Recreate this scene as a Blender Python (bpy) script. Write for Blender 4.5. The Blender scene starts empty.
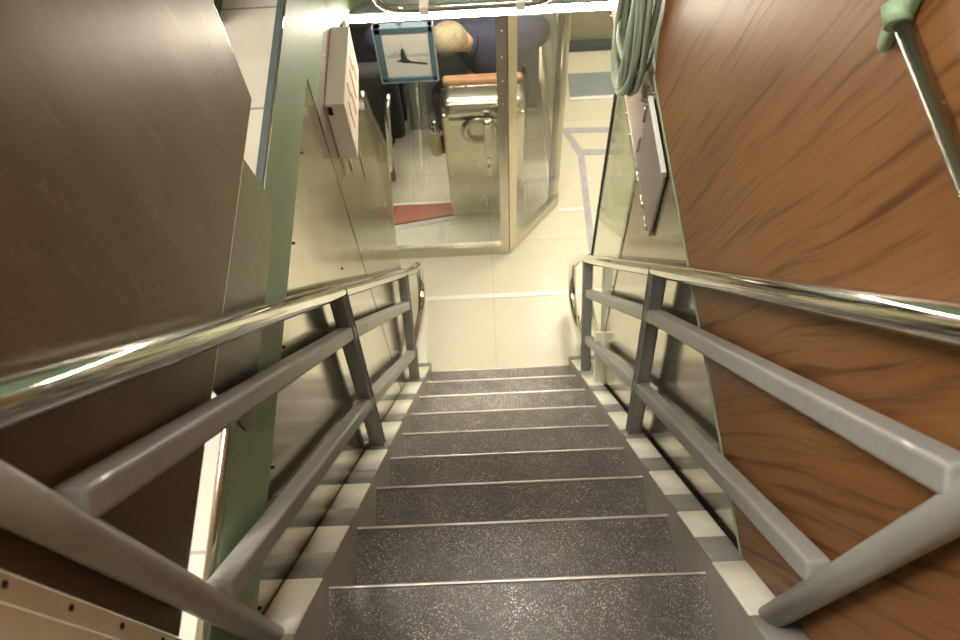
import bpy, bmesh, math, random
from mathutils import Vector, Matrix
random.seed(7)
C = bpy.context.scene
COL = C.collection
PI = math.pi
# ------------------------------------------------------------------ materials
def new_mat(name):
    m = bpy.data.materials.new(name); m.use_nodes = True
    nt = m.node_tree; b = nt.nodes['Principled BSDF']
    return m, nt, b
def N(nt, t, **k):
    n = nt.nodes.new(t)
    for a, v in k.items(): setattr(n, a, v)
    return n
def coords(nt, scale=(1,1,1), rot=(0,0,0)):
    tc = N(nt, 'ShaderNodeTexCoord'); mp = N(nt, 'ShaderNodeMapping')
    mp.inputs['Scale'].default_value = scale; mp.inputs['Rotation'].default_value = rot
    nt.links.new(tc.outputs['Object'], mp.inputs['Vector'])
    return mp.outputs['Vector']
def ramp(nt, fac, stops):
    r = N(nt, 'ShaderNodeValToRGB'); e = r.color_ramp.elements
    while len(e) < len(stops): e.new(0.5)
    for i, (p, c) in enumerate(stops):
        e[i].position = p; e[i].color = (c[0], c[1], c[2], 1)
    nt.links.new(fac, r.inputs['Fac']); return r.outputs['Color']
def noise(nt, vec, scale, detail=3, rough=.5, dist=0):
    n = N(nt, 'ShaderNodeTexNoise')
    n.inputs['Scale'].default_value = scale; n.inputs['Detail'].default_value = detail
    n.inputs['Roughness'].default_value = rough; n.inputs['Distortion'].default_value = dist
    nt.links.new(vec, n.inputs['Vector']); return n.outputs['Fac']
def bump(nt, b, h, strength, dist=.01):
    u = N(nt, 'ShaderNodeBump'); u.inputs['Strength'].default_value = strength
    u.inputs['Distance'].default_value = dist
    nt.links.new(h, u.inputs['Height']); nt.links.new(u.outputs['Normal'], b.inputs['Normal'])
def paint(name, col, rough=.45, metal=0, var=.12, nscale=6, bmp=.15, bs=60, vscale=(1,1,1), coat=0, emit=0, ecol=None):
    m, nt, b = new_mat(name)
    v = coords(nt, vscale); f = noise(nt, v, nscale, 5, .6)
    lo = tuple(c*(1-var) for c in col); hi = tuple(min(1, c*(1+var)) for c in col)
    nt.links.new(ramp(nt, f, [(.3, lo), (.7, hi)]), b.inputs['Base Color'])
    b.inputs['Roughness'].default_value = rough; b.inputs['Metallic'].default_value = metal
    b.inputs['Coat Weight'].default_value = coat
    if bmp: bump(nt, b, noise(nt, coords(nt), bs, 3), bmp, .003)
    if emit:
        b.inputs['Emission Color'].default_value = (*(ecol or col), 1); b.inputs['Emission Strength'].default_value = emit
    return m
M = {}
M['chrome'] = paint('polished_chrome', (.72,.71,.68), .06, 1, .04, 8, .03, 30)
M['grey_paint'] = paint('grey_gloss_paint', (.30,.30,.285), .4, 0, .08, 9, .35, 45, coat=.08)
M['green_paint'] = paint('pale_green_paint', (.28,.41,.27), .5, 0, .07, 5, .3, 25)
M['white_paint'] = paint('white_stripe_paint', (.84,.82,.72), .4, 0, .06, 14, .2, 60, coat=.2)
M['stripe_grey'] = paint('grey_stripe_paint', (.27,.27,.25), .4, 0, .1, 14, .2, 60, coat=.2)
M['stringer_grey'] = paint('stringer_grey_paint', (.36,.335,.30), .36, 0, .12, 8, .2, 50)
M['cream'] = paint('cream_paint', (.66,.62,.50), .5, 0, .05, 3, .2, 30)
M['ceiling'] = paint('ceiling_paint', (.62,.62,.54), .6, 0, .05, 3, .2, 30)
M['dark'] = paint('black_rubber', (.02,.02,.02), .5, 0, .2)
M['blue_frame'] = paint('blue_grey_frame', (.05,.095,.125), .5, 0, .08)
M['frame_side'] = paint('light_blue_grey_edge', (.20,.225,.235), .4, 0, .06)
M['trim'] = paint('blue_grey_trim', (.07,.085,.085), .4, 0, .12, 20, .2, 60)
M['box_plastic'] = paint('cream_white_box', (.90,.84,.74), .5, 0, .03, 8, .1, 50)
M['orange'] = paint('orange_slot', (.75,.27,.06), .5, 0, .1)
M['leather'] = paint('tan_leather', (.22,.105,.05), .55, 0, .15, 20, .4, 80)
M['red_paint'] = paint('red_brown_deck_paint', (.30,.085,.05), .45, 0, .1)
M['navy'] = paint('navy_cloth', (.018,.020,.048), .85, 0, .3, 14, .6, 120)
M['black_cloth'] = paint('black_cloth', (.016,.016,.02), .9, 0, .3, 20, .5, 150)
M['skin'] = paint('skin', (.62,.38,.24), .5, 0, .06, 12, .1, 80)
M['hair'] = paint('pale_blond_hair', (.27,.215,.14), .6, 0, .35, 40, .8, 150, vscale=(1,1,3))
M['brown_paint'] = paint('brown_leather_pad', (.13,.065,.035), .5, 0, .15)
M['step_blue'] = paint('blue_grey_step', (.25,.29,.31), .4, 0, .08, 6)
M['tape'] = paint('grey_tape', (.42,.42,.45), .3, 0, .15, 20)
M['white_line'] = paint('white_threshold', (.86,.86,.82), .25, 0, .04)
M['white'] = paint('white_enamel', (.8,.8,.76), .35, 0, .04)
M['yellow'] = paint('yellow_label', (.58,.53,.30), .45, 0, .1)
M['cable'] = paint('green_cable_jacket', (.33,.39,.31), .45, 0, .08, 14, .2, 60)
M['photo_paper'] = paint('photo_paper', (.44,.44,.41), .4, 0, .05, 9, 0)
M['photo_dark'] = paint('photo_ink_dark', (.03,.035,.035), .4, 0, .1, 30, 0)
M['photo_mid'] = paint('photo_ink_haze', (.31,.325,.31), .4, 0, .12, 40, 0)
M['screw'] = paint('dark_screw', (.05,.045,.04), .4, .8, .1)
M['tube'] = paint('glowing_tube', (1,.93,.80), .5, 0, 0, 1, 0, emit=60, ecol=(1,.90,.74))
M['diffuser'] = paint('ceiling_diffuser', (1,.93,.80), .5, 0, 0, 1, 0, emit=34, ecol=(1,.90,.72))
M['diffuser_up'] = paint('upper_diffuser', (1,.95,.85), .5, 0, 0, 1, 0, emit=44, ecol=(1,.92,.80))

def steel(name, col, rough, wav=.25, wscale=2.2, brushed=True, vs=(1,1,.12), scratch=.35):
    m, nt, b = new_mat(name)
    b.inputs['Metallic'].default_value = 1
    v = coords(nt, (1,1,1)); f = noise(nt, v, 3.5, 5, .6)
    nt.links.new(ramp(nt, f, [(.3, tuple(c*.86 for c in col)), (.7, tuple(min(1,c*1.08) for c in col))]), b.inputs['Base Color'])
    g = noise(nt, coords(nt, vs), 55, 4, .7)
    rr = N(nt, 'ShaderNodeMapRange'); rr.inputs['To Min'].default_value = rough*(1-scratch); rr.inputs['To Max'].default_value = rough*(1+scratch)
    nt.links.new(g, rr.inputs['Value']); nt.links.new(rr.outputs['Result'], b.inputs['Roughness'])
    bump(nt, b, noise(nt, coords(nt), wscale, 2, .4), wav, .02)
    return m
M['steel'] = steel('polished_steel_sheet', (.57,.54,.455), .15, .18)
M['steel_cool'] = steel('brushed_steel_frame', (.60,.57,.50), .24, .05)
M['steel_box'] = steel('steel_console_sheet', (.66,.61,.50), .25, .2, 4)
M['steel_dark'] = steel('dull_steel_plate', (.16,.145,.12), .34, .12)
M['steel_grey'] = paint('grey_hatch_paint', (.27,.245,.235), .35, .3, .1, 8, .15, 40)
M['tread_base'] = paint('tread_base_paint', (.16,.15,.135), .4, 0, .1, 8, .2, 50)
M['worn_edge'] = paint('worn_bright_nosing', (.52,.49,.44), .33, .6, .25, 25, .3, 80, vscale=(.4,1,1))
M['end_wall'] = paint('olive_grey_end_wall', (.36,.34,.24), .35, .1, .08, 3, .1, 30)

# brown laminate board: slightly glossy brown metal-like sheet with pale rubbed flecks
m, nt, b = new_mat('bronze_brown_laminate')
v = coords(nt, (1,1,.22)); f = noise(nt, v, 9, 6, .65)
base = ramp(nt, f, [(.30,(.105,.064,.030)), (.55,(.145,.093,.048)), (.75,(.18,.12,.063))])
sc = noise(nt, coords(nt, (1,1.6,.35)), 26, 5, .7, .5)
fl = ramp(nt, sc, [(.60,(0,0,0)), (.74,(.6,.6,.6))])
mx = N(nt, 'ShaderNodeMix', data_type='RGBA'); nt.links.new(fl, mx.inputs['Factor']); nt.links.new(base, mx.inputs['A']); mx.inputs['B'].default_value=(.30,.20,.12,1)
nt.links.new(mx.outputs['Result'], b.inputs['Base Color'])
b.inputs['Metallic'].default_value = .25; b.inputs['Roughness'].default_value = .36; b.inputs['Specular IOR Level'].default_value=.4
bump(nt, b, noise(nt, coords(nt), 14, 4), .12, .004)
M['brown_board'] = m

# wood grain laminate
m, nt, b = new_mat('wood_grain_laminate')
rot = (math.radians(-19), 0, 0)
vw = coords(nt, (1,1,.10), (0,0,0))
tc = N(nt, 'ShaderNodeTexCoord'); m1 = N(nt, 'ShaderNodeMapping'); m1.inputs['Rotation'].default_value = (math.radians(-22),0,0)
m2 = N(nt, 'ShaderNodeMapping'); m2.inputs['Scale'].default_value = (1,1,.032)
warp = N(nt, 'ShaderNodeTexNoise'); warp.inputs['Scale'].default_value = 1.6; warp.inputs['Detail'].default_value = 2
nt.links.new(tc.outputs['Object'], m1.inputs['Vector']); nt.links.new(m1.outputs['Vector'], warp.inputs['Vector'])
wsub = N(nt, 'ShaderNodeVectorMath', operation='SUBTRACT'); wsub.inputs[1].default_value=(.5,.5,.5); nt.links.new(warp.outputs['Color'], wsub.inputs[0])
wsc = N(nt, 'ShaderNodeVectorMath', operation='MULTIPLY'); wsc.inputs[1].default_value=(.0,.075,.0); nt.links.new(wsub.outputs[0], wsc.inputs[0])
wad = N(nt, 'ShaderNodeVectorMath', operation='ADD'); nt.links.new(m1.outputs['Vector'], wad.inputs[0]); nt.links.new(wsc.outputs[0], wad.inputs[1])
nt.links.new(wad.outputs[0], m2.inputs['Vector']); wv = m2.outputs['Vector']
g1 = noise(nt, wv, 7, 3, .55); g2 = noise(nt, wv, 62, 4, .6, .0); g3 = noise(nt, wv, 110, 3, .7)
c1 = ramp(nt, g1, [(.2,(.185,.080,.027)), (.5,(.235,.107,.036)), (.8,(.29,.140,.050))])
c2 = ramp(nt, g2, [(.34,(.46,.38,.33)), (.47,(.92,.90,.88)), (.7,(1.0,1.0,1.0))])
c3 = ramp(nt, g3, [(.33,(.78,.74,.70)), (.5,(1,1,1))])
mu = N(nt, 'ShaderNodeMix', data_type='RGBA', blend_type='MULTIPLY'); mu.inputs['Factor'].default_value=1; nt.links.new(c1, mu.inputs['A']); nt.links.new(c2, mu.inputs['B'])
mu2 = N(nt, 'ShaderNodeMix', data_type='RGBA', blend_type='MULTIPLY'); mu2.inputs['Factor'].default_value=.8; nt.links.new(mu.outputs['Result'], mu2.inputs['A']); nt.links.new(c3, mu2.inputs['B'])
nt.links.new(mu2.outputs['Result'], b.inputs['Base Color'])
b.inputs['Roughness'].default_value = .42; b.inputs['Specular IOR Level'].default_value=.28
M['wood'] = m

# gritty non-slip tread
m, nt, b = new_mat('gritty_tread_sheet')
v = coords(nt); f = noise(nt, v, 7, 5, .7)
base = ramp(nt, f, [(.3,(.085,.074,.066)), (.7,(.15,.132,.118))])
vo = N(nt, 'ShaderNodeTexVoronoi'); vo.inputs['Scale'].default_value = 560; nt.links.new(v, vo.inputs['Vector'])
sx_ = N(nt, 'ShaderNodeSeparateColor'); nt.links.new(vo.outputs['Color'], sx_.inputs['Color'])
patch = ramp(nt, noise(nt, v, 12, 4, .7), [(.35,(.25,.25,.25)), (.65,(1,1,1))])
spk0 = ramp(nt, sx_.outputs['Red'], [(.80,(0,0,0)), (.97,(.85,.85,.85))])
ml = N(nt, 'ShaderNodeMix', data_type='RGBA', blend_type='MULTIPLY'); ml.inputs['Factor'].default_value=1
nt.links.new(spk0, ml.inputs['A']); nt.links.new(patch, ml.inputs['B']); spk = ml.outputs['Result']
nt.links.new(spk, b.inputs['Metallic'])
mx = N(nt, 'ShaderNodeMix', data_type='RGBA'); nt.links.new(spk, mx.inputs['Factor']); nt.links.new(base, mx.inputs['A']); mx.inputs['B'].default_value=(.70,.66,.62,1)
nt.links.new(mx.outputs['Result'], b.inputs['Base Color'])
b.inputs['Roughness'].default_value = .3
bump(nt, b, vo.outputs['Color'], .45, .0015)
M['tread'] = m

# floor sheets
def tiles(name, c1, c2, mortar, w, h, msize=.004, rough=.35, offs=0., vary=.05):
    m, nt, b = new_mat(name); br = N(nt, 'ShaderNodeTexBrick')
    nt.links.new(coords(nt), br.inputs['Vector'])
    br.offset = offs
    for k, val in (('Color1',(*c1,1)),('Color2',(*c2,1)),('Mortar',(*mortar,1)),('Scale',1.),('Mortar Size',msize),('Brick Width',w),('Row Height',h)): br.inputs[k].default_value = val
    f = noise(nt, coords(nt,(1,1,1)), 4, 6, .7)
    st = ramp(nt, f, [(.3,(1-vary*2,)*3), (.7,(1,1,1))])
    mu = N(nt, 'ShaderNodeMix', data_type='RGBA', blend_type='MULTIPLY'); mu.inputs['Factor'].default_value=1
    nt.links.new(br.outputs['Color'], mu.inputs['A']); nt.links.new(st, mu.inputs['B'])
    nt.links.new(mu.outputs['Result'], b.inputs['Base Color']); b.inputs['Roughness'].default_value = rough
    bump(nt, b, noise(nt, coords(nt), 25, 3), .06, .004)
    return m
M['floor_low'] = tiles('cream_deck_covering', (.72,.69,.55), (.69,.66,.53), (.60,.575,.47), .9, .9, .003, .32)
M['floor_up'] = tiles('beige_deck_tile', (.50,.47,.40), (.47,.44,.38), (.22,.20,.17), .30, .30, .003, .4, vary=.1)
M['booth_tile'] = tiles('worn_booth_tile', (.56,.53,.43), (.52,.49,.40), (.44,.41,.33), .23, .23, .003, .4, vary=.15)
M['booth_sill_floor'] = tiles('pale_sill_floor', (.50,.50,.44), (.50,.50,.44), (.4,.4,.37), .3, .3, .003, .4)

# ribbed / perforated backing sheet
m, nt, b = new_mat('ribbed_grey_pink_sheet')
w = N(nt, 'ShaderNodeTexWave'); w.bands_direction='Z'; w.inputs['Scale'].default_value = 22; nt.links.new(coords(nt), w.inputs['Vector'])
w2 = N(nt, 'ShaderNodeTexWave'); w2.bands_direction='Y'; w2.inputs['Scale'].default_value = 22; nt.links.new(coords(nt), w2.inputs['Vector'])
mm = N(nt,'ShaderNodeMath',operation='MULTIPLY'); nt.links.new(w.outputs['Fac'],mm.inputs[0]); nt.links.new(w2.outputs['Fac'],mm.inputs[1])
nt.links.new(ramp(nt, mm.outputs[0], [(.0,(.27,.22,.20)), (.5,(.47,.40,.36))]), b.inputs['Base Color'])
b.inputs['Roughness'].default_value=.5; b.inputs['Metallic'].default_value=.2; bump(nt,b,mm.outputs[0],.5,.004)
M['perforated'] = m

# glass
def glass(name, tint, rough=.0):
    m, nt, b = new_mat(name)
    b.inputs['Base Color'].default_value=(*tint,1); b.inputs['Transmission Weight'].default_value=1
    b.inputs['Roughness'].default_value=rough; b.inputs['IOR'].default_value=1.45
    f = noise(nt, coords(nt), 3, 3)
    bump(nt, b, f, .02, .01)
    return m
M['glass'] = glass('clear_glass', (.96,.98,.94))
M['glass_green'] = glass('greenish_glass', (.80,.88,.76), .03)

# ------------------------------------------------------------------ mesh helper
class MB:
    def __init__(s): s.bm = bmesh.new()
    def box(s, x0,x1,y0,y1,z0,z1, bev=0, seg=2, mi=0):
        t = bmesh.new(); bmesh.ops.create_cube(t, size=1)
        for v in t.verts: v.co = Vector(((x0+x1)/2+v.co.x*(x1-x0), (y0+y1)/2+v.co.y*(y1-y0), (z0+z1)/2+v.co.z*(z1-z0)))
        if bev: bmesh.ops.bevel(t, geom=list(t.edges), offset=bev, segments=seg, affect='EDGES', profile=.5)
        return s.add(t, mi)
    def add(s, t, mi=0):
        for f in t.faces: f.material_index = mi
        me = bpy.data.meshes.new('tmp'); t.to_mesh(me); t.free(); s.bm.from_mesh(me); bpy.data.meshes.remove(me); return s
    def bar(s, p, q, w, h, bev=.004, up=(0,0,1), mi=0):
        p=Vector(p); q=Vector(q); d=(q-p); L=d.length; d.normalize()
        x = d.cross(Vector(up))
        if x.length<1e-4: x=d.cross(Vector((0,1,0)))
        x.normalize(); z=x.cross(d)
        t = bmesh.new(); bmesh.ops.create_cube(t, size=1)
        for v in t.verts: v.co = (p+q)/2 + x*(v.co.x*w) + d*(v.co.y*L) + z*(v.co.z*h)
        if bev: bmesh.ops.bevel(t, geom=list(t.edges), offset=bev, segments=3, affect='EDGES', profile=.5)
        return s.add(t, mi)
    def tube(s, pts, r, seg=16, mi=0, closed=False):
        pts=[Vector(p) for p in pts]; n=len(pts); t=bmesh.new(); rings=[]
        ref=None
        for i,p in enumerate(pts):
            if closed: d=(pts[(i+1)%n]-pts[i-1]).normalized()
            else: d=(pts[min(i+1,n-1)]-pts[max(i-1,0)]).normalized()
            if ref is None:
                a=Vector((1,0,0)) if abs(d.x)<.8 else Vector((0,1,0)); ref=d.cross(a).normalized()
            ref=(ref-d*ref.dot(d)).normalized(); b2=d.cross(ref)
            rr=r[i] if isinstance(r,(list,tuple)) else r
            rings.append([t.verts.new(p+ref*(math.cos(2*PI*k/seg)*rr)+b2*(math.sin(2*PI*k/seg)*rr)) for k in range(seg)])
        m=n if closed else n-1
        for i in range(m):
            A=rings[i]; B=rings[(i+1)%n]
            for k in range(seg): t.faces.new((A[k],A[(k+1)%seg],B[(k+1)%seg],B[k])).smooth=True
        if not closed: t.faces.new(rings[0][::-1]); t.faces.new(rings[-1])
        sm=[f for f in t.faces if len(f.verts)==4]
        me = bpy.data.meshes.new('tmp')
        for f in t.faces: f.material_index=mi
        t.to_mesh(me); t.free(); s.bm.from_mesh(me); bpy.data.meshes.remove(me); return s
    def prism(s, poly, axis, a, b, mi=0, bev=0):
        # poly: 2D points; axis 'x': (y,z), 'y': (x,z), 'z': (x,y)
        t=bmesh.new()
        def P(u,v,w): return {'x':(w,u,v),'y':(u,w,v),'z':(u,v,w)}[axis]
        A=[t.verts.new(P(u,v,a)) for u,v in poly]; B=[t.verts.new(P(u,v,b)) for u,v in poly]
        t.faces.new(A); t.faces.new(B[::-1]); n=len(poly)
        for i in range(n): t.faces.new((A[i],B[i],B[(i+1)%n],A[(i+1)%n]))
        bmesh.ops.recalc_face_normals(t, faces=t.faces)
        if bev: bmesh.ops.bevel(t, geom=list(t.edges), offset=bev, segments=2, affect='EDGES', profile=.5)
        return s.add(t, mi)
    def lathe(s, prof, c, axis='z', seg=24, mi=0):
        t=bmesh.new(); rings=[]; c=Vector(c)
        for r,h in prof:
            ring=[]
            for k in range(seg):
                a=2*PI*k/seg; u=r*math.cos(a); v=r*math.sin(a)
                o={'z':(u,v,h),'y':(u,h,v),'x':(h,u,v)}[axis]; ring.append(t.verts.new(c+Vector(o)))
            rings.append(ring)
        for i in range(len(rings)-1):
            for k in range(seg):
                f=t.faces.new((rings[i][k],rings[i][(k+1)%seg],rings[i+1][(k+1)%seg],rings[i+1][k])); f.smooth=True
        t.faces.new(rings[0]); t.faces.new(rings[-1])
        bmesh.ops.recalc_face_normals(t, faces=t.faces)
        return s.add(t, mi)
    def build(s, name, mats, parent=None, smooth=False):
        me=bpy.data.meshes.new(name); s.bm.to_mesh(me); s.bm.free()
        if not isinstance(mats,(list,tuple)): mats=[mats]
        for m in mats: me.materials.append(m)
        if smooth: me.polygons.foreach_set('use_smooth',[True]*len(me.polygons))
        o=bpy.data.objects.new(name,me); COL.objects.link(o)
        if parent:
            o.parent=parent; o.matrix_parent_inverse=Matrix.Translation(parent.location).inverted()
        return o
def tag(o,label,cat,group=None):
    o['label']=label; o['category']=cat
    if group: o['group']=group
    return o
def struct(o,label=None):
    o['kind']='structure'
    if label: o['label']=label
    return o
def thing(name,loc,label,cat,group=None):
    o=bpy.data.objects.new(name,None); o.empty_display_size=.05; COL.objects.link(o); o.location=loc
    bpy.context.view_layer.update() if False else None
    return tag(o,label,cat,group)
def copy_tree(o,dx,parent=None):
    c=o.copy(); COL.objects.link(c)
    if parent: c.parent=parent
    for ch in list(o.children): copy_tree(ch,dx,c)
    return c

SL=1.496                        # stair slope
def zs(y, off=0): return -1.106-SL*y-off
ZF=-4.0; ZU=-1.25; ZC=-1.72; ZT=1.05   # lower floor, upper deck, lower ceiling, upper ceiling
XL,XR=-.424,.466                # stairwell side walls

# ------------------------------------------------------------------ setting: lower deck
struct(MB().box(-3,3,-1.2,7,ZF-.1,ZF).build('floor',M['floor_low']),'cream floor of the lower deck at the foot of the stairs')
# upper deck slab with the stair opening left free
u=MB(); u.box(-3,XL-.012,-1.6,7,ZU-.22,ZU); u.box(XR+.012,3,-1.6,7,ZU-.22,ZU); u.box(XL-.012,XR+.012,2.07,7,ZU-.22,ZU); u.box(XL-.012,XR+.012,-1.6,.035,ZU-.22,ZU)
struct(u.build('trim_deck_tiles',M['floor_up']),'upper deck of pale beige tiles around the stair opening')
u=MB(); u.box(-3,XL-.014,-1.2,7,ZC,ZC+.05); u.box(XR+.014,3,-1.2,7,ZC,ZC+.05); u.box(XL-.014,XR+.014,2.09,7,ZC,ZC+.05); u.box(XL-.014,XR+.014,-1.2,.0,ZC,ZC+.05)
struct(u.build('ceiling',M['ceiling']),'ceiling of the lower deck')
struct(MB().box(-3,3,-1.7,-1.6,ZU,ZT).build('wall_back',M['cream']))
struct(MB().box(-3,3,5.2,5.3,ZU,ZT).build('wall_front',M['cream']))
struct(MB().box(-3,-2.9,-1.6,5.2,ZU,ZT).build('wall_upper_left',M['cream']))
struct(MB().box(2.9,3,-1.6,5.2,ZU,ZT).build('wall_upper_right',M['cream']))
struct(MB().box(-3,3,-1.7,5.3,ZT,ZT+.1).build('ceiling_upper',M['ceiling']))
struct(MB().box(-3,3,-1.2,-1.1,ZF,ZC).build('wall_lower_back',M['cream']))
struct(MB().box(-3,3,4.9,5.0,ZF,ZC).build('wall_lower_front',M['steel']))
struct(MB().box(.60,1.6,4.25,4.32,ZF,ZC).build('wall_passage_end',M['end_wall']),'steel bulkhead at the far end of the passage')
struct(MB().box(1.1,1.16,2.2,4.25,ZF,ZC).build('wall_passage_right',M['cream']))

# stairwell side walls in polished steel
w=MB(); w.box(XL-.012,XL,-.6,1.463,ZF,-1.432); w.box(XL-.012,XL+.001,1.466,1.636,ZF,-1.57); 
w.box(XL-.012,XL,1.64,2.06,ZF,-1.90)
wl=w.build('wall_left',M['steel']); struct(wl,'polished steel sheet wall left of the stairs')
sc=MB()
for z in (-1.45,-1.62): 
    for y in (.25,.5,.75,1.0,1.25): sc.lathe([(.0035,0),(.0035,.003)],(XL,y,z) if z==-1.45 else (XL,y,-1.95),'x',8)
sc.build('rivets',M['screw'],wl)
w=MB(); w.box(XR,XR+.012,-.6,1.62,ZF,-1.605)
wr=w.build('wall_right',M['steel']); struct(wr,'polished steel sheet wall right of the stairs')
# dark gap strip beside right stringer is the open joint; perforated sheets above the openings
struct(MB().box(XR-.004,XR+.010,1.62,2.42,-2.02,ZC+.02).build('trim_ribbed_sheet',M['perforated']),'ribbed pinkish grey sheet above the doorway right of the stairs')
struct(MB().box(XL-.012,XL+.002,1.468,2.03,-1.64,-1.545).build('trim_ribbed_strip',M['perforated']),'ribbed strip under the green deck edge above the white box')
r=MB(); r.box(XR-.007,XR-.003,1.60,2.42,-2.035,-2.015)
for i in range(9): r.lathe([(.006,0),(.004,-.004)],(XR-.007,1.66+i*.09,-2.025),'x',8)
r.box(XR-.003,XR+.012,1.60,1.625,ZF,-2.02)
for i in range(10): r.lathe([(.005,0),(.003,-.003)],(XR-.003,1.612,-2.1-i*.16),'x',8)
struct(r.build('trim_door_head',M['steel_cool']),'riveted steel strip framing the doorway on the right')

# green painted coaming around the opening
g=MB(); g.box(XL-.012,XL+.002,.0,2.07,-1.432,-1.215,.002)
g.box(XL-.012,XL+.0015,1.466,2.07,-1.55,-1.43)
rad=.17; pts=[(XL,2.07)]+[(XL+rad-rad*math.cos(a),2.07-rad+rad*math.sin(a)) for a in [i*PI/2/10 for i in range(11)]]
g.prism(pts,'z',-1.70,-1.215)
g.box(XL,XR,2.06,2.09,-1.715,ZU+.03)
pts=[(XR,2.07)]+[(XR-rad+rad*math.cos(a),2.07-rad+rad*math.sin(a)) for a in [i*PI/2/10 for i in range(11)]]
g.prism(pts,'z',-1.70,-1.215)
g.box(XR-.004,XR+.012,1.60,2.07,-1.605,-1.215); g.box(XR-.001,XR+.012,.0,1.62,-1.605,-1.215)
struct(g.build('trim_green_coaming',M['green_paint']),'pale green painted edge of the deck around the stair opening')
t=MB(); t.box(-.43,.45,2.0,2.058,-1.712,-1.704); 
struct(t.build('trim_lamp_ledge',M['grey_paint']),'dark ledge above the fluorescent tube')
# trim on left opening edge
t=MB(); t.box(-.440,-.4235,.9,2.3,ZU,-1.2125,.002)
et=tag(t.build('edge_trim',M['trim']),'blue grey edging along the tiles beside the green coaming','edging')
MB().box(-.4235,-.4205,.9,2.05,-1.218,-1.2125).build('bright_line',M['chrome'],et)
t=MB(); t.tube([(-.4315,.09,-1.203),(-.4315,.9,-1.203)],.0075)
tag(t.build('steel_pipe',M['steel_cool']),'thin polished pipe lying along the tiles below the brown board','pipe')
# grey plinth standing on the upper deck, corner visible top left
t=MB(); t.box(-1.0,-.575,1.44,1.8,ZU,ZU+.35,.006); tag(t.build('equipment_plinth',M['trim']),'blue grey equipment corner standing on the tiles at the top left edge','cabinet')

# ------------------------------------------------------------------ stairs
noses=[.135,.322,.512,.692,.87,1.055,1.25,1.462,1.68,1.875]
st=thing('staircase',(.02,1.0,ZF),'steep grey ship stairs with gritty non-slip treads and striped edges','stairs')
for k,y in enumerate(noses):
    z=zs(y,.07); prev=noses[k-1] if k else y-.187
    m_=MB(); m_.box(-.352,.392,prev-.02,y-.006,z-.03,z-.003,.002); m_.box(-.352,.392,y-.0075,y,z-.045,z+.0005,.002,mi=1)
    tr=m_.build('tread',[M['tread_base'],M['worn_edge']],st)
    MB().box(-.3495,.3895,prev-.012,y-.008,z-.0035,z-.0012).build('grit_insert',M['tread'],tr)
    if k: MB().box(-.352,.392,prev-.026,prev-.020,z,zs(prev,.07)-.028).build('riser',M['stringer_grey'],st)
greys=[(.09,.20),(.325,.398),(.488,.557),(.672,.745),(.875,.945),(1.10,1.178),(1.335,1.408),(1.58,1.65),(1.85,1.95)]
def stringer(x0,x1,inner):
    m_=MB(); y0,y1=.055,1.925; dz=.20
    m_.prism([(y0,zs(y0)-.007),(y1,zs(y1)-.007),(y1,ZF),(y1-.15,ZF),(y0,zs(y0)-.26)],'x',x0,x1,0)
    s_=m_.build('stringer',[M['stringer_grey']],st)
    edges=[y0]+[v for ab in greys for v in ab if y0<v<y1]+[y1]
    for a,b in zip(edges,edges[1:]):
        mid=(a+b)/2; isg=any(p<=mid<=q for p,q in greys)
        xa,xb=(x0,x1)
        # rounded cap of the stripe
        t=bmesh.new(); rr=.006; prof=[]; cnt=MB()
        for i in range(5):
            an=PI/2*i/4; prof.append((xa+rr-rr*math.cos(an),-rr+rr*math.sin(an)))
        for i in range(5):
            an=PI/2*(1-i/4); prof.append((xb-rr+rr*math.cos(an),-rr+rr*math.sin(an)))
        A=[t.verts.new((x,a,zs(a)+h)) for x,h in prof]; B=[t.verts.new((x,b,zs(b)+h)) for x,h in prof]
        for i in range(len(prof)-1):
            f=t.faces.new((A[i],A[i+1],B[i+1],B[i])); f.smooth=True
        t.faces.new(A); t.faces.new(B[::-1]); t.faces.new((A[0],A[-1],B[-1],B[0]))
        bmesh.ops.recalc_face_normals(t,faces=t.faces)
        for f in t.faces: f.smooth = len(f.verts)==4
        cnt.bm.free(); cnt.bm=t; cnt.build('grey_stripe' if isg else 'white_stripe',M['stripe_grey' if isg else 'white_paint'],s_)
stringer(-.4225,-.35,-.35); stringer(.39,.4575,.39)

# ------------------------------------------------------------------ handrails
def bez(p0,p1,p2,n=8):
    p0,p1,p2=map(Vector,(p0,p1,p2)); return [p0*(1-t)**2+p1*2*t*(1-t)+p2*t*t for t in [i/n for i in range(n+1)]]
def handrail(x,label,ptop,pmid,cfn,bars,loop):
    h=thing('handrail',(x,.2,zs(.2)),label,'handrail','handrails of the stairs')
    cz=cfn
    # chrome top rail curling round at the foot
    pts=[(x,.17,cz(.17)+.0),(x,.19,cz(.19))]+[(x,y,cz(y)) for y in (.3,.5,.8,1.1,1.4,1.7,2.0,2.12)]
    P=[(2.0,cz(2.0)),(2.12,cz(2.12))]+loop
    for a in range(1,len(P)-2):
        p0,p1,p2,p3=[Vector((x,*P[a+q])) for q in (-1,0,1,2)]
        for q in range(1,7):
            t=q/6; pts.append(.5*((2*p1)+(p2-p0)*t+(2*p0-5*p1+4*p2-p3)*t*t+(3*p1-p0-3*p2+p3)*t**3))
    MB().tube(pts,.0205,20).build('top_rail',M['chrome'],h)
    for nm,a,b in bars:
        MB().bar((x,*a),(x,*b),.037,.037,.007,up=(0,1,.6)).build(nm,M['grey_paint'],h)
    # posts
    MB().tube([(x,.197,zs(.197)-.02),(x,.197,-1.0),(x,.197,-.7),(x,.197,cz(.197)+.02)],.021,20).build('post',M['grey_paint'],h)
    for (ty,tz),(by,bz) in ((ptop),(pmid)):
        MB().bar((x,by,bz),(x,ty,tz),.031,.031,.006,up=(0,1,0)).build('post',M['grey_paint'],h)
    return h
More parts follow.
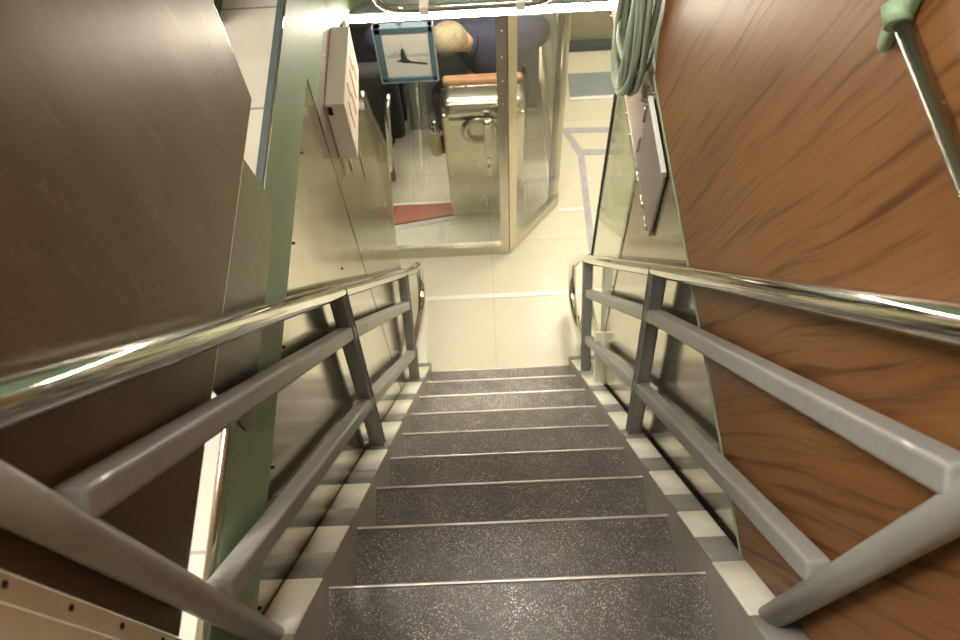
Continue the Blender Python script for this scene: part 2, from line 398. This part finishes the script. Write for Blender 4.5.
cl=lambda y:-.58-1.475*(y-.262)-.035*max(0,y-1.0)
cr=lambda y:-.66-1.47*(y-.33)-.025*max(0,y-1.0)
handrail(-.388,'left handrail with chrome top tube and two grey bars, against the brown board',
    ((1.045,cl(1.045)-.015),(.912,zs(.912)-.01)), ((1.88,cl(1.88)-.015),(1.612,zs(1.612)-.01)), cl,
    [('middle_bar',(.215,-.708),(1.0,-1.876)),('middle_bar',(1.0,-1.876),(1.79,-3.12)),('lower_bar',(.215,-1.13),(.95,-2.22)),('lower_bar',(.95,-2.22),(1.66,-3.34))],
    [(2.25,-3.53),(2.33,-3.66),(2.31,-3.79),(2.2,-3.82),(1.98,-3.67),(1.70,-3.41),(1.6,-3.3)])
handrail(.426,'right handrail with chrome top tube and two grey bars, in front of the wood-grain panel',
    ((1.10,cr(1.10)-.015),(.918,zs(.918)-.01)), ((1.95,cr(1.95)-.015),(1.652,zs(1.652)-.01)), cr,
    [('middle_bar',(.215,-.747),(1.0,-1.87)),('middle_bar',(1.0,-1.87),(1.82,-3.14)),('lower_bar',(.215,-1.157),(.95,-2.215)),('lower_bar',(.95,-2.215),(1.69,-3.335))],
    [(2.21,-3.49),(2.285,-3.62),(2.28,-3.76),(2.19,-3.84),(1.98,-3.74),(1.72,-3.50),(1.6,-3.4)])
t=MB(); t.bar((.444,1.45,zs(1.45)),(.452,1.60,-3.10),.045,.02,.004,up=(0,1,0))
tag(t.build('support_bracket',M['white_paint']),'pale painted upright bracket behind the last right handrail post','bracket')

# ------------------------------------------------------------------ boards on both sides
b_=thing('brown_board',(-.416,.6,-1.083),'large dull brown board left of the chrome handrail with rubbed flecks','board')
MB().prism([(.155,-1.076),(1.056,-1.076),(1.056,-.38),(.155,-.38)],'x',-.4185,-.4145).build('panel',M['brown_board'],b_)
e=MB(); e.box(-.4187,-.4143,.155,1.0585,-1.0785,-1.076); e.box(-.4187,-.4143,1.0562,1.0585,-1.076,-.38)
e.build('edge_strip',M['steel_cool'],b_)
n_=MB(); n_.box(-.4185,-.4145,-1.3,.130,-1.249,-.38); 
c_=n_.build('cream_bulkhead',M['white_paint']); tag(c_,'cream painted bulkhead at the near left corner below the brown board','bulkhead')
n_=MB(); n_.box(-.4185,-.4135,.131,.153,-1.249,-.38)
s_=n_.build('screw_strip',M['white_paint']); tag(s_,'narrow cream strip with dark screws along the near edge of the brown board','trim strip')
for i in range(7): MB().lathe([(.0035,0),(.0035,.002)],(-.4135,.144,-1.14+i*.115),'x',10).build('screw',M['screw'],s_)
# lower dull plate overlapping the green edge
poly=[(.50,-1.05),(.50,-1.262)]+[(.505+.0,-1.275),(.52,-1.287)]+[(.93,-1.287)]+[(.96,-1.272),(.968,-1.245)]+[(.925,-1.05)]
tag(MB().prism(poly,'x',-.4215,-.4192).build('splash_plate',M['steel_dark']),'dull steel plate with rounded corners tucked behind the brown board over the green edge','plate')

wp=thing('wood_panel',(XR-.004,.3,-1.615),'large brown wood-grain panel on the right side of the stairs','panel')
o=MB().prism([(-1.3,-1.615),(1.585,-1.615),(1.67,-1.40),(1.67,.95),(-1.3,.95)],'x',XR-.0125,XR-.0045).build('sheet',M['wood'],wp)
e=MB(); 
e.box(XR-.014,XR-.003,-.3,1.60,-1.626,-1.613,.002)
e.build('green_edge',M['green_paint'],wp)

# pipe rail on the wood panel with its green bracket
pr=thing('wall_pipe_rail',(.425,.5,-.62),'straight steel pipe handrail in front of the wood-grain panel, upper right','handrail')
MB().tube([(.442,.675,-.622),(.442,-.5,-.622)],.0098,18).build('pipe',M['steel_cool'],pr)
k=MB(); k.prism([(.672,-.585),(.72,-.56),(.725,-.60),(.705,-.63),(.690,-.672),(.680,-.672),(.680,-.640),(.668,-.63)],'x',.438,.4525,0,.004)
k.tube([(.4375,.69,-.615),(.4375,.668,-.622)],.0145,14); k.tube([(.44,.70,-.60),(.44,.72,-.30)],.010,12)
kb=k.build('bracket',M['green_paint'],pr)

# hatch on right wall
h=thing('wall_hatch',(XR,1.46,-1.84),'square grey steel hatch plate on the right wall below the wood-grain panel edge','hatch')
MB().box(XR-.012,XR-.002,1.325,1.598,-1.975,-1.70,.003).build('plate',M['steel_grey'],h)
e=MB(); e.box(XR-.017,XR-.004,1.33,1.594,-1.701,-1.688,.002); e.build('painted_lit_edge',M['white'],h)  # light from above painted as a white top edge on the plate
e=MB()
for y in (1.38,1.46,1.55): MB().tube([(XR-.014,y-.03,-1.978),(XR-.014,y+.03,-1.978)],.004,8).build('hinge',M['steel_cool'],h)
for z in (-1.77,-1.9): MB().tube([(XR-.014,1.602,z-.03),(XR-.014,1.602,z+.03)],.004,8).build('hinge',M['steel_cool'],h)

# glass screen of doorway
d=thing('glass_door',(.474,1.86,ZF),'tall greenish glass door in the doorway right of the stair foot','door')
MB().box(.471,.477,1.63,2.08,ZF+.01,-2.06).build('pane',M['glass_green'],d)
e=MB(); e.box(.466,.480,2.084,2.098,ZF+.002,-2.14,.003); e.build('dark_stile',M['dark'],d)
e=MB(); e.box(.4635,.466,2.084,2.090,ZF+.01,-2.15)
e.build('bright_strip',M['steel_cool'],d)
for i,z in enumerate((-2.22,-2.55,-2.9,-3.25,-3.6)): MB().lathe([(.006,0),(.004,-.004)],(.460,2.098,z),'x',8).build('bolt',M['chrome'],d)

# ------------------------------------------------------------------ light fixture, grab rail, white box, cable coil
l=thing('fluorescent_lamp',(0,2.03,-1.71),'glowing fluorescent tube across the far edge of the stair opening','lamp')
MB().tube([(-.405,2.01,-1.733),(.42,2.01,-1.733)],.0135,16).build('tube',M['tube'],l)
e=MB(); e.box(-.42,-.405,1.985,2.04,-1.752,-1.712,.004); e.box(.42,.436,1.985,2.04,-1.752,-1.712,.004); e.box(-.405,.42,2.028,2.045,-1.745,-1.712,.003)
e.build('housing',M['white'],l)
gr=thing('grab_handle',(-.05,1.97,-1.66),'polished chrome grab tube in front of the green coaming above the lamp','handle')
y0=1.97
pts=[(-.305,y0,-1.60)]+bez((-.30,y0,-1.63),(-.29,y0,-1.672),(-.22,y0,-1.674),6)+[(0,y0,-1.674)]+bez((.14,y0,-1.674),(.21,y0,-1.672),(.22,y0,-1.63),6)+[(.225,y0,-1.60)]
MB().tube(pts,.0125,16).build('tube',M['chrome'],gr)
for x in (-.165,.12): MB().box(x-.014,x+.014,1.955,2.06,-1.69,-1.658,.004).build('clamp',M['box_plastic'],gr)

wb=thing('junction_box',(-.40,1.69,-1.72),'cream white box with orange slots on the left wall under the deck edge','electrical box')
b1=MB(); b1.prism([(1.547,-1.61),(1.838,-1.61),(1.838,-1.775),(1.547,-1.83)],'x',-.4225,-.370,0,.003); b1.build('case',M['box_plastic'],wb)
for (ya,za,yb,zb) in [(1.60,-1.66,1.60,-1.76),(1.64,-1.63,1.64,-1.68),(1.66,-1.69,1.66,-1.77),(1.71,-1.65,1.71,-1.76),(1.75,-1.64,1.75,-1.69),(1.77,-1.69,1.77,-1.745)]:
    MB().box(-.3704,-.3688,ya-.0035,ya+.0035,zb,za).build('slot',M['orange'],wb)
MB().box(-.418,-.405,1.5455,1.5475,-1.65,-1.62).build('knockout',M['dark'],wb)
e=MB(); e.tube([(-.41,1.60,-1.815),(-.41,1.60,-1.95)],.006,10); e.tube([(-.39,1.66,-1.81),(-.39,1.66,-2.05)],.005,10)
e.build('conduit',M['steel_cool'],wb)

cc=thing('cable_coil',(.42,1.75,-1.5),'bundled coil of pale green cable hanging beside the far edge of the wood-grain panel','cable')
for i in range(14):
    a=.045+.007*(i%5); hh=.27+.008*(i%5); x=.388+.0115*(i//3)+random.uniform(-.003,.003); cy=1.735+.004*(i%3); czz=-1.495-.005*(i%4)
    pts=[(x+.006*math.sin(3*t_+i),cy+(a+.03)*math.cos(t_)*1.15,czz+hh*math.sin(t_)) for t_ in [2*PI*k/32 for k in range(32)]]
    MB().tube(pts,.0075,10,closed=True).build('loop',M['cable'],cc)
e=MB()
for dz in (-.012,.004):
    pts=[(.424+.045*math.cos(t_),1.745+.105*math.sin(t_),-1.63+dz+.01*math.sin(t_)) for t_ in [2*PI*k/24 for k in range(24)]]
    e.tube(pts,.005,8,closed=True)
e.build('tie',M['cable'],cc)
e=MB(); e.box(.438,.455,1.66,1.82,-1.42,-1.38,.003); e.box(.395,.45,1.72,1.76,-1.30,-1.27,.003); e.build('hanger',M['green_paint'],cc)

# ------------------------------------------------------------------ control booth
YB=2.63
bo=thing('glass_booth',(0,YB,ZF),'steel framed glass booth with an angled right pane facing the stair foot','booth')
F_=M['steel_cool']
def pane(name,p,q,z0,z1,m,th=.006): # vertical slab between two plan points
    p=Vector((*p,0)); q=Vector((*q,0)); d=(q-p).normalized(); n=Vector((-d.y,d.x,0))*th/2
    t=bmesh.new(); vs=[]
    for z in (z0,z1):
        for v in (p-n,q-n,q+n,p+n): vs.append(t.verts.new((v.x,v.y,z)))
    for f in ((0,1,2,3),(7,6,5,4),(0,4,5,1),(1,5,6,2),(2,6,7,3),(3,7,4,0)): t.faces.new([vs[i] for i in f])
    bmesh.ops.recalc_face_normals(t,faces=t.faces); mb=MB(); mb.add(t); return mb.build(name,m,bo)
A=(-.56,YB); B=(.10,YB); Cc=(.395,2.955); Dd=(.375,4.25)
pane('front_pane',A,B,ZF+.08,ZC-.0,M['glass'])
pane('angled_pane',B,Cc,ZF+.08,ZC-.0,M['glass'])
pane('side_pane',Cc,Dd,ZF+.08,ZC-.0,M['glass'])
pane('bottom_frame',(A[0]-.1,A[1]),B,ZF,ZF+.085,F_,.04); pane('bottom_frame',B,Cc,ZF,ZF+.085,F_,.04); pane('bottom_frame',Cc,Dd,ZF,ZF+.085,F_,.04)
pane('top_frame',A,B,ZC-.06,ZC,F_,.04); pane('top_frame',B,Cc,ZC-.06,ZC,F_,.04)
MB().prism([(-.645,ZF),(-.548,ZF),(-.474,-3.05),(-.53,-2.68),(-.56,-2.68)],'y',YB-.02,YB+.02,0,.003).build('left_upright',F_,bo)
cm=MB().prism([(.058,YB-.022),(.105,YB-.022),(.105,YB+.022),(.058,YB+.022)],'z',ZF,ZC,0,.002).build('center_upright',F_,bo)
MB().prism([(.108,YB-.02),(.15,YB+.025),(.12,YB+.055),(.108,YB+.045)],'z',ZF,ZC,0,.002).build('angled_upright',M['steel_box'],bo)
for i in range(12): MB().lathe([(.005,0),(.003,-.003)],(.083,YB-.022,-2.35-i*.14),'y',8).build('screw',M['chrome'],cm)
MB().prism([(.372,2.955),(.38,2.945),(.412,2.962),(.412,3.0),(.378,3.0)],'z',ZF,ZC,0,.002).build('corner_upright',F_,bo)
MB().prism([(.345,2.93),(.352,2.923),(.372,2.943),(.365,2.95)],'z',ZF+.08,ZC).build('black_gasket',M['dark'],bo)
# left cheek wall continuing from the stair wall to the booth
struct(MB().prism([(XL-.012,1.80),(XL,1.80),(-.64,YB-.02),(-.652,YB-.02)],'z',ZF,ZC+.02).build('wall_cheek',M['steel']),'steel wall between the stair wall and the booth on the left')
# booth floor
MB().prism([(-1.2,YB+.02),(.10,YB+.02),(.36,2.92),(.36,4.9),(-1.2,4.9)],'z',ZF,ZF+.004).build('floor_sheet',M['booth_tile'],bo)
MB().prism([(-1.2,YB+.021),(.10,YB+.021),(.24,2.80),(.24,2.84),(-1.2,2.82)],'z',ZF+.004,ZF+.006).build('pale_sill',M['booth_sill_floor'],bo)
MB().prism([(-1.2,2.78),(-.56,2.852),(-.20,2.905),(-.20,2.985),(-1.2,2.985)],'z',ZF+.004,ZF+.02).build('red_sill',M['red_paint'],bo)
MB().box(-1.2,-.20,2.985,3.0,ZF+.004,ZF+.024,.002).build('pale_lip',M['white'],bo)
MB().box(-.30,-.27,2.66,2.83,ZF+.006,ZF+.009).build('tape_strip',M['tape'],bo)
MB().prism([(-.56,2.815),(-.20,2.872),(-.20,2.895),(-.56,2.840)],'z',ZF+.006,ZF+.009).build('tape_strip',M['tape'],bo)

# picture hung on the booth glass
pc=thing('framed_picture',(-.31,2.6,-2.43),'blue framed grey seascape picture hung on the booth glass beside the white box','picture')
MB().box(-.405,-.213,2.592,2.598,-2.558,-2.318).build('print',M['photo_paper'],pc)
f1=MB()
f1.box(-.430,-.195,2.585,2.618,-2.318,-2.288,.003); f1.box(-.430,-.195,2.585,2.618,-2.580,-2.556,.003)
f1.box(-.430,-.403,2.585,2.618,-2.580,-2.288,.003); f1.box(-.215,-.195,2.585,2.618,-2.580,-2.288,.003)
fr=f1.build('frame',M['blue_frame'],pc)
e=MB(); e.box(-.436,-.430,2.586,2.620,-2.583,-2.285,.001); e.box(-.195,-.189,2.586,2.62,-2.583,-2.285,.001); e.box(-.436,-.189,2.586,2.620,-2.587,-2.580,.001)
e.build('pale_edge',M['frame_side'],fr)
yv=2.5915
def blob(pts,m,name,y=yv): MB().prism(pts,'y',y-.0006,y).build(name,m,pc)
hz=[(-.400,-2.440)]+[(-.400+.0092*i,-2.437+random.uniform(0,.016)+(.022 if 3<i<10 and i%2 else 0)) for i in range(1,20)]+[(-.218,-2.436),(-.218,-2.445),(-.400,-2.449)]
blob(hz,M['photo_mid'],'skyline')
blob([(-.338,-2.43),(-.330,-2.400),(-.322,-2.40),(-.318,-2.43),(-.312,-2.455),(-.30,-2.468),(-.27,-2.475),(-.235,-2.482),(-.228,-2.49),(-.24,-2.493),(-.27,-2.486),(-.305,-2.480),(-.33,-2.478),(-.345,-2.470),(-.36,-2.468),(-.345,-2.462),(-.337,-2.455)],M['photo_dark'],'dark_hull',yv-.0008)
MB().box(-.3275,-.3262,yv-.0014,yv-.0008,-2.40,-2.365).build('mast',M['photo_dark'],pc)
e=MB()
for x in (-.42,-.325): MB().lathe([(.009,0),(.009,-.012),(.005,-.015)],(x,2.612,-2.275),'y',12).build('hook',M['steel_cool'],pc)
e.bm.free()

# steel console
co=thing('steel_console',(-.05,3.1,ZF),'rounded polished steel cabinet with a round handle inside the booth','cabinet')
b1=MB(); b1.box(-.222,.20,2.93,3.13,ZF+.004,-3.14,.012,3); b1.build('body',M['steel_box'],co)
pr_=[]
# rounded dome lid: profile in (y,z) extruded along x, with rounded ends
d_=MB(); t=bmesh.new(); bmesh.ops.create_cube(t,size=1)
for v in t.verts: v.co=Vector((-.011+v.co.x*.428,3.013+v.co.y*.172,-3.12+v.co.z*.11))
bmesh.ops.bevel(t,geom=[e for e in t.edges if max(v.co.z for v in e.verts)>-3.08],offset=.055,segments=6,affect='EDGES',profile=.5)
for f in t.faces: f.smooth=True
d_.bm.free(); d_.bm=t; d_.build('lid',M['chrome'] if False else M['steel_cool'],co)
for x in (-.15,-.09): MB().lathe([(.007,0),(.004,.003)],(x,3.05,-3.065),'z',8).build('lid_screw',M['screw'],co)
MB().box(-.21,.20,3.095,3.15,-3.12,-3.070,.018,4).build('padded_edge',M['leather'],co)
MB().lathe([(.095,.0),(.093,-.010),(.07,-.016),(.055,-.005),(.03,-.004),(.01,-.004)],(-.035,2.93,-3.255),'y',32).build('round_escutcheon',M['steel_cool'],co)
lv=MB().bar((.01,2.895,-3.14),(.012,2.895,-3.42),.045,.03,.01,up=(0,1,0)).build('lever',M['steel_cool'],co)
MB().lathe([(.024,0),(.026,-.02),(.012,-.03)],(.008,2.895,-3.16),'y',16).build('knob',M['chrome'],lv)
MB().bar((.012,2.91,-3.40),(.012,2.91,-3.64),.028,.02,.006,up=(0,1,0)).build('lever_guide',M['steel_box'],co)
for z in (-3.30,-3.45,-3.52,-3.62): MB().lathe([(.011,0),(.007,-.010)],(.012,2.895,z),'y',10).build('bolt',M['chrome'],lv)
co.location.y-=.03
# canister beside it
ca=thing('canister',(-.272,3.02,-3.56),'small silver topped canister with a yellow label left of the steel cabinet','canister')
MB().lathe([(.034,-3.55),(.036,-3.54),(.036,-3.40),(.030,-3.385)],(-.272,3.02,0),'z',20).build('label_band',M['yellow'],ca)
MB().lathe([(.030,-3.385),(.034,-3.37),(.030,-3.345),(.018,-3.33),(.018,-3.31),(.006,-3.30)],(-.272,3.02,0),'z',20).build('cap',M['chrome'],ca)
e=MB()
for i in range(5): e.box(-.243,-.222,2.99,3.01,-3.53+i*.03,-3.515+i*.03)
e.build('black_clips',M['dark'],ca)

# control desk beyond the person
de=thing('control_desk',(0,3.8,ZF),'grey control desk with dark instruments in front of the seated person','desk')
MB().prism([(3.72,ZF+.004),(4.3,ZF+.004),(4.3,-2.85),(4.1,-2.85),(3.72,-3.22)],'x',-.48,.34,0,.006).build('body',M['frame_side'],de)
MB().box(-.44,.34,3.60,3.73,-3.26,-3.23,.004).build('top_ledge',M['frame_side'],de)
for i,(x,w_) in enumerate([(-.36,.16),(-.13,.18),(.08,.1),(.24,.12)]):
    MB().bar((x,3.78,-3.155),(x,4.06,-2.88),w_,.02,.003,up=(0,-.7,1)).build('instrument_panel',M['dark'] if i%2 else M['stripe_grey'],de)
ec=thing('dark_backdrop',(-.8,3.9,ZF),'dark tall backdrop block added in the back left corner of the booth','cabinet')  # made-up backdrop, added to keep the back left of the booth dark
MB().box(-1.15,-.50,3.66,4.2,ZF+.004,-2.3,.01).build('body',M['black_cloth'],ec)
MB().box(-1.05,-.60,3.64,3.66,-3.2,-2.5,.004).build('door',M['dark'],ec)  # thin slab on the front of the added backdrop
# grey pedestal post under the picture
po=thing('pedestal',(-.42,3.64,ZF),'grey upright pedestal inside the booth below the framed picture','pedestal')
MB().prism([(3.60,ZF+.004),(3.68,ZF+.004),(3.68,-3.30),(3.60,-3.30)],'x',-.455,-.385,0,.004).build('column',M['frame_side'],po)
MB().box(-.48,-.36,3.585,3.695,ZF+.004,ZF+.05,.004).build('foot',M['stripe_grey'],po)
# dark chair with chrome arm
ch=thing('padded_chair',(-.60,3.12,ZF),'black padded chair with a chrome curved arm at the left of the booth','chair')
MB().box(-.86,-.52,3.12,3.50,-3.62,-3.50,.03,4).build('seat',M['black_cloth'],ch)
MB().box(-.86,-.45,3.12,3.22,-3.56,-3.04,.035,4).build('backrest',M['black_cloth'],ch)
pts=[(-.50,3.12,-3.16)]+bez((-.50,3.08,-3.17),(-.51,2.98,-3.2),(-.52,2.98,-3.38),6)+bez((-.53,2.98,-3.46),(-.56,2.98,-3.66),(-.57,3.08,-3.76),6)+[(-.58,3.30,-3.79)]
MB().tube(pts,.016,14).build('arm',M['chrome'],ch)
MB().box(-.62,-.56,3.14,3.20,ZF+.05,-3.3,.01).build('leg',M['brown_paint'],ch)
for x,y in ((-.85,3.16),(-.85,3.46),(-.60,3.46)): MB().tube([(x,y,ZF+.004),(x,y,-3.62)],.014,10).build('leg',M['chrome'],ch)

# person
def skin(name,joints,edges,mat,parent=None,root=0,sub=2):
    me=bpy.data.meshes.new(name); me.from_pydata([j[0] for j in joints],edges,[]); o=bpy.data.objects.new(name,me); COL.objects.link(o)
    me.materials.append(mat)
    o.modifiers.new('s','SKIN'); sv=me.skin_vertices[0].data if me.skin_vertices else None
    if sv is None:
        bm=bmesh.new(); bm.from_mesh(me); bm.verts.layers.skin.verify(); bm.to_mesh(me); bm.free(); sv=me.skin_vertices[0].data
    for i,j in enumerate(joints):
        sv[i].radius=(j[1] if isinstance(j[1],tuple) else (j[1],j[1])); sv[i].use_root=(i==root)
    o.modifiers['s'].use_smooth_shade=True
    s=o.modifiers.new('b','SUBSURF'); s.levels=sub; s.render_levels=sub
    if parent:
        o.parent=parent; o.matrix_parent_inverse=Matrix.Translation(parent.location).inverted()
    return o
pelvis=(.06,3.38,-3.46)
J=dict(pel=pelvis,sp=(.08,3.40,-3.32),ch=(.06,3.40,-3.17),ne=(-.055,3.385,-3.115),he0=(-.105,3.37,-3.09),he=(-.165,3.355,-3.06),he2=(-.205,3.375,-3.05),
 ls=(-.12,3.50,-3.14),le=(-.60,3.42,-3.10),lw=(-.46,3.56,-3.18),lp=(-.43,3.61,-3.19),
 rs=(.22,3.42,-3.11),re=(.345,3.44,-3.10),rw=(.24,3.56,-3.18),rp=(.19,3.61,-3.19),
 lh=(-.08,3.37,-3.50),lk=(-.26,3.50,-3.56),la=(-.24,3.48,-3.90),lt=(-.25,3.58,-3.958),
 rh=(.15,3.38,-3.52),rk=(.2,3.62,-3.53),ra=(.2,3.52,-3.90),rt=(.21,3.60,-3.958))
names=list(J); ix={n:i for i,n in enumerate(names)}
rad_=dict(pel=.12,sp=.11,ch=.12,ne=.05,he0=.055,he=.082,he2=.070,ls=.07,le=.058,lw=.026,lp=.03,rs=.07,re=.045,rw=.026,rp=.03,lh=.08,lk=.06,la=.035,lt=.03,rh=.08,rk=.055,ra=.035,rt=.03)
E_=[('pel','sp'),('sp','ch'),('ch','ne'),('ne','he0'),('he0','he'),('he','he2'),('ch','ls'),('ls','le'),('le','lw'),('lw','lp'),('ch','rs'),('rs','re'),('re','rw'),('rw','rp'),('pel','lh'),('lh','lk'),('lk','la'),('la','lt'),('pel','rh'),('rh','rk'),('rk','ra'),('ra','rt')]
Js=[(J[n],rad_[n]) for n in names]; Es=[(ix[a],ix[b]) for a,b in E_]
# fingers rooted in the palms
for s,base in ((-1,'lp'),(1,'rp')):
    p=Vector(J[base]); 
    for k in range(4):
        i0=len(Js); dx=(k-1.5)*.02; L=(.062,.075,.07,.055)[k]
        Js+= [((p.x+dx,p.y+.035,p.z+.004),.009),((p.x+dx*1.2,p.y+.035+L*.55,p.z+.008),.0085),((p.x+dx*1.2,p.y+.035+L,p.z-.006),.0075)]
        Es+=[(ix[base],i0),(i0,i0+1),(i0+1,i0+2)]
    i0=len(Js); tx=.04*(-s)
    Js+=[((p.x+tx*.8,p.y+.01,p.z),.010),((p.x+tx*1.3,p.y+.045,p.z),.009)]; Es+=[(ix[base],i0),(i0,i0+1)]
pe=skin('person',Js,Es,M['skin'],root=0)
tag(pe,'person in a navy blue shirt leaning forward inside the booth, pale hair seen from behind','person')
def cloth(name,keys,edges,extra,mat):
    k=list(keys); jj=[(J[n],rad_[n]+extra.get(n,.012)) for n in k]; id2={n:i for i,n in enumerate(k)}
    return skin(name,jj,[(id2[a],id2[b]) for a,b in edges],mat,pe)
cloth('shirt',['pel','sp','ch','ne','ls','le','lw','rs','re','rw'],[('pel','sp'),('sp','ch'),('ch','ne'),('ch','ls'),('ls','le'),('le','lw'),('ch','rs'),('rs','re'),('re','rw')],dict(ne=.008,pel=.018,sp=.02,ch=.02,ls=.022,le=.04,lw=.014,rs=.03,re=.035,rw=.014),M['navy'])
cloth('trousers',['pel','lh','lk','la','rh','rk','ra'],[('pel','lh'),('lh','lk'),('lk','la'),('pel','rh'),('rh','rk'),('rk','ra')],{},M['black_cloth'])
# collar, hair, ears, shoes, nose
def ell(name,c,r,mat,parent,rot=None,cut=None,noise_=0):
    t=bmesh.new(); bmesh.ops.create_icosphere(t,subdivisions=4,radius=1)
    if cut: bmesh.ops.delete(t,geom=[v for v in t.verts if cut(v.co)],context='VERTS')
    R=Matrix.Identity(3) if rot is None else rot
    for v in t.verts:
        s=1+random.uniform(-noise_,noise_); v.co=R@Vector((v.co.x*r[0]*s,v.co.y*r[1]*s,v.co.z*r[2]*s))+Vector(c)
    for f in t.faces: f.smooth=True
    m_=MB(); m_.bm.free(); m_.bm=t; return m_.build(name,mat,parent)
ell('hair',(-.170,3.345,-3.050),(.100,.092,.094),M['hair'],pe,cut=lambda c:(c.y>.55 and c.z<.3) or (c.x>.35 and c.z<-.1) or c.z<-.5,noise_=.012)
ell('ear',(-.098,3.325,-3.06),(.014,.018,.026),M['skin'],pe); ell('ear',(-.262,3.39,-3.07),(.012,.020,.028),M['skin'],pe)
ell('nose',(-.205,3.455,-3.08),(.012,.018,.018),M['skin'],pe)
for s in (-1,1): ell('eye',(-.205+s*.03,3.435,-3.05),(.010,.008,.007),M['white'],pe)
MB().box(-.225,-.185,3.438,3.444,-3.115,-3.109,.002).build('mouth',M['leather'],pe)
pts=[(-.045+.02*math.cos(a),3.385+.062*math.sin(a),-3.12+.062*math.cos(a)) for a in [2*PI*k/20 for k in range(20)]]
MB().tube(pts,.014,10,closed=True).build('collar',M['navy'],pe)
for s in ('lt','rt'): c=J[s]; ell('shoe',(c[0],c[1]-.03,c[2]+.0),(.045,.11,.036),M['dark'],pe)
so=thing('stool',(.06,3.38,ZF),'round dark stool the person in navy sits on behind the steel cabinet','stool')
MB().lathe([(.14,-3.645),(.15,-3.63),(.15,-3.605),(.14,-3.592)],(.06,3.38,0),'z',24).build('seat',M['black_cloth'],so)
MB().lathe([(.13,ZF+.004),(.12,ZF+.02),(.03,ZF+.03),(.03,-3.645)],(.06,3.38,0),'z',24).build('pedestal',M['chrome'],so)

# ------------------------------------------------------------------ floor details
tag(MB().box(XL+.01,XR+.03,2.318,2.346,ZF,ZF+.004).build('threshold_strip',M['white_line']),'bright white strip across the cream floor past the foot of the stairs','floor strip')
tag(MB().box(-.418,-.375,1.93,2.318,ZF,ZF+.004).build('edge_strip',M['white_line']),'white strip on the floor left of the stair foot running to the threshold','floor strip')
tag(MB().box(.415,.60,2.893,2.915,ZF,ZF+.004).build('corner_strip',M['white_line']),'short white strip on the floor beside the booth corner','floor strip')
tag(MB().prism([(.487,3.50),(.86,3.485),(.86,3.525),(.487,3.54)],'z',ZF,ZF+.003).build('floor_tape',M['tape']),'grey tape line across the passage floor nearest the blue grey band','floor tape')
tag(MB().prism([(.60,3.315),(.86,3.30),(.86,3.345),(.60,3.36)],'z',ZF,ZF+.003).build('floor_tape',M['tape']),'shorter grey tape line on the passage floor meeting the bent tape','floor tape')
tag(MB().prism([(.487,3.50),(.53,3.50),(.605,3.34),(.605,2.60),(.565,2.60),(.565,3.31)],'z',ZF+.003,ZF+.005).build('floor_tape',M['tape']),'long bent grey tape leading along the passage floor toward the stairs','floor tape')
tag(MB().box(.56,1.09,3.79,3.99,ZF,ZF+.02,.004).build('floor_band',M['step_blue']),'blue grey band set across the passage floor','step')
tag(MB().box(.56,1.09,3.765,3.79,ZF,ZF+.012).build('band_lip',M['white_line']),'pale lip along the near side of the blue grey band','floor strip')
struct(MB().box(.56,1.09,4.20,4.25,ZF,ZF+.06,.003).build('baseboard_end',M['trim']))

# ------------------------------------------------------------------ ceiling lamps
def lamp(x0,x1,y0,y1,z,mat,label,group):
    l=thing('ceiling_lamp',((x0+x1)/2,(y0+y1)/2,z),label,'lamp',group)
    f=MB(); f.box(x0-.02,x1+.02,y0-.02,y0,z-.04,z); f.box(x0-.02,x1+.02,y1,y1+.02,z-.04,z); f.box(x0-.02,x0,y0,y1,z-.04,z); f.box(x1,x1+.02,y0,y1,z-.04,z)
    f.build('frame',M['white'],l); MB().box(x0,x1,y0,y1,z-.03,z-.01).build('diffuser',mat,l)
lamp(-.30,.35,2.20,2.40,ZC,M['diffuser'],'ceiling lamp of the lower deck in front of the booth','lower deck ceiling lamps')
lamp(-.75,.2,2.95,3.5,ZC,M['diffuser'],'ceiling lamp inside the glass booth','lower deck ceiling lamps')
lamp(.55,.95,2.9,3.7,ZC,M['diffuser'],'ceiling lamp over the passage right of the booth','lower deck ceiling lamps')
lamp(-1.0,-.80,.45,1.25,ZT,M['diffuser_up'],'ceiling lamp left of the stair opening','upper deck ceiling lamps')
lamp(-.11,.11,.5,1.0,ZT,M['diffuser_up'],'small ceiling lamp straight above the stairs','upper deck ceiling lamps')
lamp(-1.9,-1.2,.4,1.2,ZT,M['diffuser_up'],'ceiling lamp left over the upper deck','upper deck ceiling lamps')

# ------------------------------------------------------------------ camera, world
cam=bpy.data.cameras.new('camera'); co_=bpy.data.objects.new('camera',cam); COL.objects.link(co_)
import numpy as np
fpx=818.
nn=lambda v:np.array(v,float)/np.linalg.norm(v)
D=nn([35,445,fpx]); F=nn([-55,-1500,fpx]); F=nn(F-F.dot(D)*D); X=np.cross(D,F)
if X[0]<0: X=-X
R=np.array([X,F,-D])
mw=Matrix(((R[0][0],-R[0][1],-R[0][2],0),(R[1][0],-R[1][1],-R[1][2],0),(R[2][0],-R[2][1],-R[2][2],0),(0,0,0,1)))
co_.matrix_world=mw
cam.sensor_width=36; cam.lens=fpx/960*36; cam.clip_start=.02
cam.dof.use_dof=True; cam.dof.focus_distance=1.9; cam.dof.aperture_fstop=6.5
C.camera=co_
w=bpy.data.worlds.new('world'); C.world=w; w.use_nodes=True
w.node_tree.nodes['Background'].inputs['Color'].default_value=(.9,.95,1,1); w.node_tree.nodes['Background'].inputs['Strength'].default_value=.05
C.view_settings.view_transform='Standard'; C.view_settings.look='None'; C.view_settings.gamma=1; C.view_settings.exposure=0
